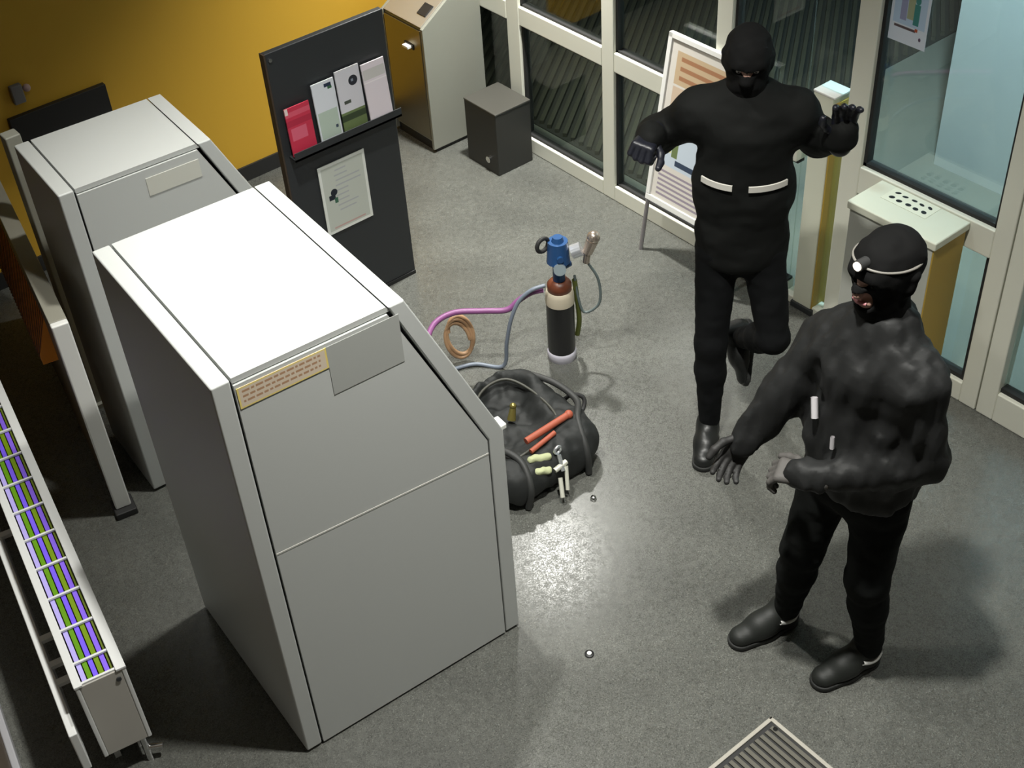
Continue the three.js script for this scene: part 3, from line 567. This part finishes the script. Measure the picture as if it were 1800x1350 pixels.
function person(label, B, J, F, opt) {
  // J: joints in world coordinates, F: facing direction
  F = norm(F); const Rt = norm(cross(F, upv)), t = thing('person', label, 'person', B);
  const all = Object.values(J).filter(p => p.length === 3);
  const P = (j, r = 0, u = 0, f = 0) => add(add(add(j, Rt, r), upv, u), F, f);
  const hf = norm(opt.headF || F), hr = norm(cross(hf, upv)), hu = norm(cross(hr, hf));
  const hk = opt.headScale || 1, Hd = (r, u, f) => add(add(add(J.head, hr, r * hk), hu, u * hk), hf, f * hk);
  const thin = opt.thin || 1;
  // skin: one continuous body under the clothes
  {
    const [mn, mx] = bounds(all, 0.2), f = new Field(mn, mx, 0.0125);
    f.bone(P(J.waist, 0, 0.05), P(J.chest, 0, 0.05), 0.13, 0.14, 0.05, [...F, 0.72]); f.bone(P(J.pelvis), P(J.waist), 0.13, 0.125, 0.05, [...F, 0.72]);
    f.bone(J.shA, J.shB, 0.045, 0.045, 0.05); f.bone(J.neck, J.head, 0.05, 0.05, 0.03);
    for (const s of ['A', 'B']) {
      f.bone(J['sh' + s], J['el' + s], 0.042, 0.036, 0.03); f.bone(J['el' + s], J['wr' + s], 0.036, 0.024, 0.02);
      f.bone(J['hip' + s], J['kn' + s], 0.068, 0.045, 0.03); f.bone(J['kn' + s], J['an' + s], 0.043, 0.03, 0.02);
    }
    f.bone(Hd(0, 0.02, -0.01), Hd(0, 0.03, 0.015), 0.066 * hk, 0.062 * hk, 0.03); f.bone(Hd(0, -0.04, 0.03), Hd(0, -0.075, 0.055), 0.044 * hk, 0.028 * hk, 0.03);
    part(t, 'body', f.geo(B), PM.skin);
  }
  // face and mask: a head on its own fine grid
  const [hmn, hmx] = bounds([Hd(0, 0, 0)], 0.21);
  const headField = (g) => {
    const f = new Field(hmn, hmx, 0.005);
    f.bone(Hd(0, 0.03, -0.025), Hd(0, 0.03, 0.02), 0.078 * hk + g, 0.074 * hk + g, 0.03); f.bone(Hd(0, -0.02, 0.02), Hd(0, -0.08, 0.05), 0.062 * hk + g, 0.036 * hk + g, 0.04);
    f.bone(Hd(0, 0.005, 0.088), Hd(0, -0.03, 0.105), 0.011 + g, 0.015 + g, 0.016); f.bone(Hd(-0.03, 0.022, 0.078), Hd(0.03, 0.022, 0.078), 0.018 + g, 0.018 + g, 0.02);
    f.bone(Hd(-0.018, -0.062, 0.078), Hd(0.018, -0.062, 0.078), 0.014 + g, 0.014 + g, 0.012);
    for (const s of [-1, 1]) f.bone(Hd(s * 0.075, 0.01, -0.012), Hd(s * 0.078, -0.025, -0.005), 0.014 + g, 0.01 + g, 0.014);
    return f;
  };
  const hs = headField(0); for (const s of [-1, 1]) hs.cut(Hd(s * 0.032, 0.005, 0.1), Hd(s * 0.034, 0.005, 0.1), 0.014, 0.01);
  const head = part(t, 'head', hs.geo(B), PM.skin);
  for (const s of [-1, 1]) { const e = Hd(s * 0.032, 0.004, 0.079); part(head, 'eye', sph(e[0] - B[0], e[1] - B[1], e[2] - B[2], 0.0115), PM.eye); const p = Hd(s * 0.032, 0.003, 0.0885); part(head, 'pupil', sph(p[0] - B[0], p[1] - B[1], p[2] - B[2], 0.0045), M.rubber); }
  const lp = [Hd(-0.022, -0.06, 0.092), Hd(0, -0.06, 0.1), Hd(0.022, -0.06, 0.092)].map(p => sub(p, B)); part(head, 'mouth', tube(lp, 0.006, 12, 6), PM.lip);
  const hm = headField(0.007);
  hm.bone(P(J.neck, 0, -0.04), Hd(0, -0.05, 0.0), 0.075, 0.066, 0.04);
  hm.warp((x, y, z) => 0.003 * PN.noise(x * 28, y * 40, z * 28));
  hm.cut(Hd(-0.045, 0.006, 0.1), Hd(0.045, 0.006, 0.1), opt.eyeGap || 0.013, 0.004);
  if (opt.mouthGap) hm.cut(Hd(-0.012, -0.055, 0.108), Hd(0.012, -0.055, 0.108), opt.mouthGap, 0.004);
  part(t, 'balaclava', hm.geo(B), PM.mask, 'black balaclava');
  // jacket: chest, sleeves, hem and collar, with folds
  {
    const pts = ['neck', 'shA', 'shB', 'elA', 'elB', 'wrA', 'wrB', 'chest', 'waist', 'pelvis'].map(k => J[k]);
    const [mn, mx] = bounds(pts, 0.26), f = new Field(mn, mx, 0.0095), q = opt.jacket;
    f.bone(P(J.waist), P(J.chest, 0, 0.03), q.waist, q.chest, 0.07, [...Rt, q.wide]); f.bone(P(J.pelvis, 0, q.hem), P(J.waist), q.hip, q.waist, 0.06, [...Rt, q.wide]);
    f.bone(P(J.chest, 0, 0.04), mix(J.neck, J.chest, 0.25), q.chest * 0.9, 0.085, 0.06, [...Rt, 1.15]);
    for (const s of ['A', 'B']) {
      f.bone(mix(J.neck, J['sh' + s], 0.3), J['sh' + s], 0.075, q.sleeve + 0.012, 0.06);
      f.bone(J['sh' + s], J['el' + s], q.sleeve + 0.01, q.sleeve, 0.045); f.bone(J['el' + s], J['wr' + s], q.sleeve, q.cuff, 0.03); f.bone(J['wr' + s], mix(J['wr' + s], J['ha' + s], 0.45), q.cuff, q.cuff * 0.9, 0.02);
    }
    f.bone(P(J.neck, 0, -0.06), P(J.neck, 0, 0.015), 0.085, 0.08, 0.03);
    f.warp((x, y, z) => q.drape ? q.fold * (1.3 * PN.noise(x * 17 + 3, y * 4.5, z * 17) + 0.9 * PN.noise(x * 34, y * 9 + 7, z * 34) + 0.5 * PN.noise(x * 8, y * 16, z * 8)) : q.fold * (PN.noise(x * 9 + 3, y * 15, z * 9) + 0.6 * PN.noise(x * 24, y * 30 + 7, z * 24) + 0.45 * Math.sin(26 * (y + 0.9 * x - 0.6 * z) + 5 * PN.noise(x * 5, y * 5, z * 5))), 0.06);
    const hemY = J.pelvis[1] + q.hem - 0.05; f.clip((x, y, z) => (Math.hypot(x - J.pelvis[0], z - J.pelvis[2]) < 0.22 && y < hemY + 0.06 ? hemY + 0.01 * Math.sin(18 * x + 9 * z) - y : -1));
    const jk = part(t, 'jacket', f.geo(B), q.mat, q.label); opt.onJacket && opt.onJacket(jk, t, P, (p) => sub(p, B));
  }
  // trousers
  {
    const pts = ['pelvis', 'hipA', 'hipB', 'knA', 'knB', 'anA', 'anB'].map(k => J[k]);
    const [mn, mx] = bounds(pts, 0.22), f = new Field(mn, mx, 0.0095), q = opt.trousers;
    f.bone(P(J.pelvis, 0, 0.08), P(J.pelvis, 0, -0.01), q.hip, q.hip, 0.05, [...Rt, 1.25]);
    for (const s of ['A', 'B']) { f.bone(J['hip' + s], J['kn' + s], q.thigh, q.knee, 0.035); f.bone(J['kn' + s], mix(J['kn' + s], J['an' + s], 0.35), q.knee, q.calf, 0.025); f.bone(mix(J['kn' + s], J['an' + s], 0.35), mix(J['kn' + s], J['an' + s], 0.97), q.calf, q.ankle, 0.025); }
    f.warp((x, y, z) => q.fold * (PN.noise(x * 14, y * 22, z * 14) + 0.5 * PN.noise(x * 30, y * 45, z * 30)), 0.05);
    part(t, 'trousers', f.geo(B), q.mat, q.label);
  }
  for (const h of opt.hands) part(t, 'glove', hand(...h.a).geo(B), h.m, h.l);
  for (const s of opt.shoes) {
    const k = shoe(s.heel, s.toe, s.up || upv); const sh = part(t, 'shoe', k.upper.geo(B), s.m, s.l); part(sh, 'sole', k.sole.geo(B), PM.sole);
    const q = (l, w, h) => sub(k.P(l, w, h), B);
    const lace = []; for (let i = 0; i < 4; i++) lace.push(tube([q(k.L * (0.42 + i * 0.075), -0.026, 0.088 - i * 0.008), q(k.L * (0.42 + i * 0.075), 0, 0.098 - i * 0.008), q(k.L * (0.42 + i * 0.075), 0.026, 0.088 - i * 0.008)], 0.003, 8, 5));
    part(sh, 'laces', lace, PM.sole);
    if (s.mark) part(sh, 'mark', [tube([q(0.03, s.mark * 0.046, 0.1), q(0.045, s.mark * 0.047, 0.07), q(0.075, s.mark * 0.048, 0.07), q(0.1, s.mark * 0.044, 0.078)], 0.0075, 16, 6)], PM.white, 'white curved side mark');
  }
  return t;
}
// the tall one, striding towards the camera with arms held out
{
  const F = [-0.754, 0, 0.657];
  const J = {
    head: [3.046, 1.66, -2.665], neck: [3.06, 1.5, -2.668], chest: [3.055, 1.36, -2.66], waist: [3.055, 1.16, -2.655], pelvis: [3.057, 0.93, -2.652],
    shA: [2.955, 1.445, -2.79], elA: [2.93, 1.29, -2.965], wrA: [2.8, 1.385, -2.86], haA: [2.745, 1.4, -2.82],
    shB: [3.172, 1.452, -2.555], elB: [3.315, 1.29, -2.56], wrB: [3.195, 1.42, -2.37], haB: [3.18, 1.5, -2.34],
    hipA: [3.005, 0.9, -2.715], knA: [2.958, 0.5, -2.68], anA: [2.955, 0.1, -2.665],
    hipB: [3.11, 0.9, -2.59], knB: [3.1, 0.55, -2.5], anB: [3.24, 0.3, -2.795],
  };
  person('tall masked person in black striding with raised arms and pale belt strips', [2.95, 0, -2.66], J, F, {
    eyeGap: 0.012, headScale: 0.88, headF: [-0.7, -0.2, 0.62],
    jacket: { waist: 0.112, chest: 0.12, hip: 0.118, wide: 1.42, sleeve: 0.065, cuff: 0.05, hem: -0.02, fold: 0.0045, mat: PM.black, label: 'black jacket' },
    trousers: { hip: 0.112, thigh: 0.083, knee: 0.06, calf: 0.058, ankle: 0.042, fold: 0.004, mat: PM.trouser, label: 'black trousers' },
    hands: [{ a: [[2.8, 1.388, -2.86], [-0.75, 0.05, 0.4], [0.25, 0.9, 0.1], -1, 1.15, 0.0115], m: PM.glove, l: 'dark glove' }, { a: [[3.195, 1.42, -2.37], [-0.1, 0.95, 0.12], [0.65, 0.1, -0.6], 1, 0.1, 0.0115], m: PM.glove, l: 'dark glove' }],
    shoes: [{ heel: [3.0, 0, -2.71], toe: [2.805, 0, -2.545], m: PM.leather, l: 'black leather shoe' }, { heel: [3.3, 0.36, -2.79], toe: [3.2, 0.14, -2.66], up: [-0.75, 0.25, -0.35], m: PM.leather, l: 'black leather shoe' }],
    onJacket: (jk, t, P, L) => {
      const b = (a0, a1) => { const g = []; const pts = []; for (let i = 0; i <= 10; i++) { const a = a0 + (a1 - a0) * i / 10; pts.push(P(J.waist, 0.178 * Math.sin(a), 0.085 - 0.01 * Math.cos(a), 0.132 * Math.cos(a))); } for (let i = 0; i < 10; i++) { const p = L(pts[i]), q = L(pts[i + 1]); const d = Math.hypot(q[0] - p[0], q[2] - p[2]); const x = new THREE.BoxGeometry(d * 1.06, 0.022, 0.006); x.rotateY(-Math.atan2(q[2] - p[2], q[0] - p[0])); x.translate((p[0] + q[0]) / 2, (p[1] + q[1]) / 2, (p[2] + q[2]) / 2); g.push(x); } return g; };
      part(jk, 'reflective_strip', b(-0.95, -0.1), PM.reflect, 'pale reflective strip'); part(jk, 'reflective_strip', b(0.22, 0.95), PM.reflect, 'pale reflective strip');
    },
  });
}
// the one in the shiny jacket, turned to the machines
{
  const F = [-0.98, 0, -0.2];
  const J = {
    head: [2.515, 1.6, -1.67], neck: [2.52, 1.42, -1.65], chest: [2.51, 1.25, -1.66], waist: [2.515, 1.02, -1.655], pelvis: [2.52, 0.83, -1.65],
    shA: [2.51, 1.275, -1.805], elA: [2.41, 1.08, -1.89], wrA: [2.32, 0.93, -1.93], haA: [2.28, 0.87, -1.94],
    shB: [2.49, 1.315, -1.5], elB: [2.51, 1.06, -1.445], wrB: [2.29, 0.98, -1.66], haB: [2.25, 0.97, -1.74],
    hipA: [2.5, 0.82, -1.74], knA: [2.45, 0.46, -1.775], anA: [2.465, 0.1, -1.82],
    hipB: [2.525, 0.82, -1.57], knB: [2.49, 0.47, -1.545], anB: [2.545, 0.1, -1.53],
  };
  person('masked person in a shiny dark jacket with a head lamp reaching out one hand', [2.5, 0, -1.68], J, F, {
    eyeGap: 0.01, mouthGap: 0.036, headF: [-0.97, -0.03, -0.06],
    jacket: { waist: 0.15, chest: 0.138, hip: 0.152, wide: 1.24, sleeve: 0.066, cuff: 0.046, hem: 0.06, drape: true, fold: 0.0105, mat: PM.jacket2, label: 'shiny dark grey jacket' },
    trousers: { hip: 0.125, thigh: 0.092, knee: 0.068, calf: 0.062, ankle: 0.045, fold: 0.005, mat: PM.trouser2, label: 'black trousers' },
    hands: [{ a: [[2.325, 0.935, -1.93], [-0.5, -0.75, -0.2], [0.5, -0.3, -0.6], -1, 0.25, 0.0105], m: PM.glove2, l: 'dark glove' }, { a: [[2.287, 0.98, -1.665], [-0.4, -0.1, -0.9], [-0.2, 0.9, 0.1], 1, 0.6, 0.0105], m: PM.gloveGrey, l: 'worn grey glove' }],
    shoes: [{ heel: [2.525, 0, -1.825], toe: [2.26, 0, -1.885], m: PM.sneaker, l: 'black trainer', mark: -1 }, { heel: [2.6, 0, -1.53], toe: [2.34, 0, -1.585], m: PM.sneaker, l: 'black trainer', mark: -1 }],
    onJacket: (jk, t, P, L) => {
      const z = L(P(J.waist, 0.06, 0.16, 0.158)), z2 = L(P(J.waist, 0.035, 0.105, 0.17)); part(jk, 'pull_tab', tube([z, mix(z, z2, 0.5), z2], 0.011, 12, 6), PM.zip, 'pale pocket trim');
      const y = L(P(J.waist, -0.05, 0.1, 0.172)), y2 = L(P(J.waist, -0.055, 0.06, 0.174)); part(jk, 'pull_tab', tube([y, mix(y, y2, 0.5), y2], 0.007, 12, 6), PM.zip, 'pale zip pull');
    },
  });
  // head lamp with its strap, worn on the head
  const B = [2.515, 1.6, -1.67], t = thing('head_lamp', 'head lamp with pale strap worn over the balaclava', 'lamp', B);
  const hf = norm([-0.97, -0.03, -0.06]), hr = norm(cross(hf, upv)), hu = norm(cross(hr, hf)), H = (r, u, f) => add(add([hr[0] * r, hr[1] * r, hr[2] * r], hu, u), hf, f);
  const ring = []; for (let i = 0; i < 24; i++) { const a = i / 24 * 6.2832; ring.push(H(0.0845 * Math.sin(a), 0.045 + 0.012 * Math.cos(a), -0.002 + 0.101 * Math.cos(a))); }
  part(t, 'strap', tube(ring, 0.004, 80, 6, true), mat(lin(0.2, 0.19, 0.17), 0.5));
  const c0 = H(0, 0.066, 0.085), c1 = H(0, 0.068, 0.118), c2 = H(0, 0.068, 0.123);
  part(t, 'housing', cyl(c0, c1, 0.016), M.rubber); part(t, 'lens', cyl(c1, c2, 0.0125), new THREE.MeshStandardMaterial({ color: lin(0.9, 0.85, 0.75), emissive: lin(1, 0.9, 0.75), emissiveIntensity: 1.2 }), 'glowing lens');
}

// ---------------------------------------------------------------- tool bag and its contents
{
  const B = [2.37, 0, -3.05];
  const t = thing('tool_bag', 'open black tool bag lying beside the large cash machine', 'bag', B, 0);
  const f = new Field([-0.46, -0.02, -0.5], [0.42, 0.42, 0.4], 0.008);
  f.bone([-0.19, 0.09, 0.1], [0.1, 0.09, 0.09], 0.1, 0.11, 0.05); f.bone([0.13, 0.1, 0.02], [0.12, 0.12, -0.22], 0.1, 0.1, 0.06); f.bone([-0.07, 0.1, -0.27], [0.08, 0.11, -0.27], 0.09, 0.1, 0.05);
  f.bone([-0.24, 0.08, 0.04], [-0.14, 0.09, -0.24], 0.085, 0.085, 0.05); f.bone([-0.06, 0.05, 0.02], [0, 0.05, -0.2], 0.1, 0.1, 0.05); f.bone([0.06, 0.2, -0.26], [0.13, 0.19, -0.2], 0.05, 0.05, 0.05); f.bone([-0.1, 0.19, -0.26], [-0.04, 0.2, -0.28], 0.045, 0.04, 0.05);
  f.cut([-0.08, 0.27, 0.0], [0.0, 0.27, -0.18], 0.135, 0.03);
  f.warp((x, y, z) => 0.014 * PN.noise(x * 9, y * 7, z * 9) + 0.011 * PN.noise(x * 26 + 5, y * 6, z * 26), 0.09); f.clip((x, y) => 0.002 - y);
  part(t, 'body', f.geo(), mat(lin(0.012, 0.0135, 0.013), 0.7));
  part(t, 'handle', tube([[0.2, 0.13, -0.08], [0.25, 0.16, -0.06], [0.285, 0.14, -0.03], [0.265, 0.11, -0.01], [0.2, 0.1, 0.0]], 0.009), M.rubber);
  part(t, 'zip_edge', tube([[-0.22, 0.165, 0.06], [-0.17, 0.18, -0.16], [-0.06, 0.225, -0.26], [0.06, 0.235, -0.25], [0.11, 0.21, -0.1], [0.07, 0.195, 0.06], [-0.08, 0.185, 0.09]], 0.006, 60, 6, true), mat(lin(0.05, 0.05, 0.04), 0.5));
  const web = (pts) => { const g = tube(pts, 0.014, 50, 8); return g; };
  part(t, 'carry_strap', web([[-0.2, 0.01, 0.19], [-0.19, 0.12, 0.2], [-0.17, 0.19, 0.12], [-0.2, 0.2, 0.0], [-0.22, 0.17, -0.1], [-0.2, 0.1, -0.2]]), mat(lin(0.03, 0.031, 0.03), 0.6));
  part(t, 'carry_strap', web([[0.1, 0.01, 0.205], [0.1, 0.12, 0.195], [0.14, 0.2, 0.1], [0.22, 0.19, 0.0], [0.2, 0.22, -0.12], [0.14, 0.2, -0.28], [0.13, 0.08, -0.36]]), mat(lin(0.03, 0.031, 0.03), 0.6));
  const tool = (n, l, c, g, m) => single(n, l, c, g, m, B);
  tool('bolt_cutter', 'orange red tool handle lying across the black bag', 'tool', [cyl([-0.1, 0.215, 0.07], [0.115, 0.225, 0.075], 0.014), cyl([-0.11, 0.195, 0.11], [0.02, 0.205, 0.1], 0.01), sph(0.115, 0.225, 0.075, 0.018)], mat(lin(0.36, 0.085, 0.045), 0.55));
  tool('spanner', 'shiny steel spanner hanging over the bag edge', 'tool', [cyl([-0.025, 0.17, 0.175], [-0.04, 0.12, 0.215], 0.009), new THREE.TorusGeometry(0.016, 0.006, 8, 14).translate(-0.022, 0.185, 0.165)], mat(lin(0.75, 0.78, 0.8), 0.25, { metalness: 0.8 }));
  tool('cutting_torch', 'pale two pronged torch tip hanging out of the bag', 'tool', [cyl([-0.06, 0.1, 0.22], [-0.085, 0.04, 0.26], 0.009), cyl([-0.02, 0.13, 0.21], [-0.05, 0.05, 0.25], 0.008), cyl([-0.07, 0.13, 0.2], [-0.01, 0.14, 0.2], 0.011)], mat(lin(0.7, 0.7, 0.6), 0.3, { metalness: 0.3 }));
  tool('rag', 'green and cream rag stuffed over the bag edge', 'rag', (() => { const q = new Field([-0.25, 0.06, 0], [0.1, 0.3, 0.3], 0.006); q.bone([-0.13, 0.18, 0.13], [-0.06, 0.17, 0.16], 0.016, 0.014, 0.02); q.bone([-0.14, 0.15, 0.17], [-0.09, 0.14, 0.19], 0.014, 0.014, 0.01); q.warp((x, y, z) => 0.008 * PN.noise(x * 40, y * 40, z * 40)); return q.geo(); })(), mat(lin(0.42, 0.45, 0.26), 0.9));
  tool('brass_fitting', 'small brass fitting in the open bag', 'fitting', [cyl([-0.02, 0.15, -0.12], [0.0, 0.2, -0.13], 0.018, 0.012), sph(0.0, 0.205, -0.13, 0.014)], mat(lin(0.4, 0.34, 0.1), 0.3, { metalness: 0.8 }));
}
single('metal_cap', 'tiny shiny cap lying on the floor in front of the bag', 'cap', lathe([[0, 0.014], [0.009, 0.014], [0.012, 0.006], [0.013, 0], [0, 0]]), M.chrome, [2.392, 0, -2.733]);
{
  const t = thing('floor_socket', 'small round floor fitting with pale centre on the open floor', 'fitting', [1.881, 0, -2.189]);
  part(t, 'ring', lathe([[0.007, 0], [0.017, 0], [0.016, 0.005], [0.007, 0.006]]), M.anthDark); part(t, 'centre', cyl([0, 0, 0], [0, 0.008, 0], 0.008), M.white);
}
renderer.render(scene, camera);
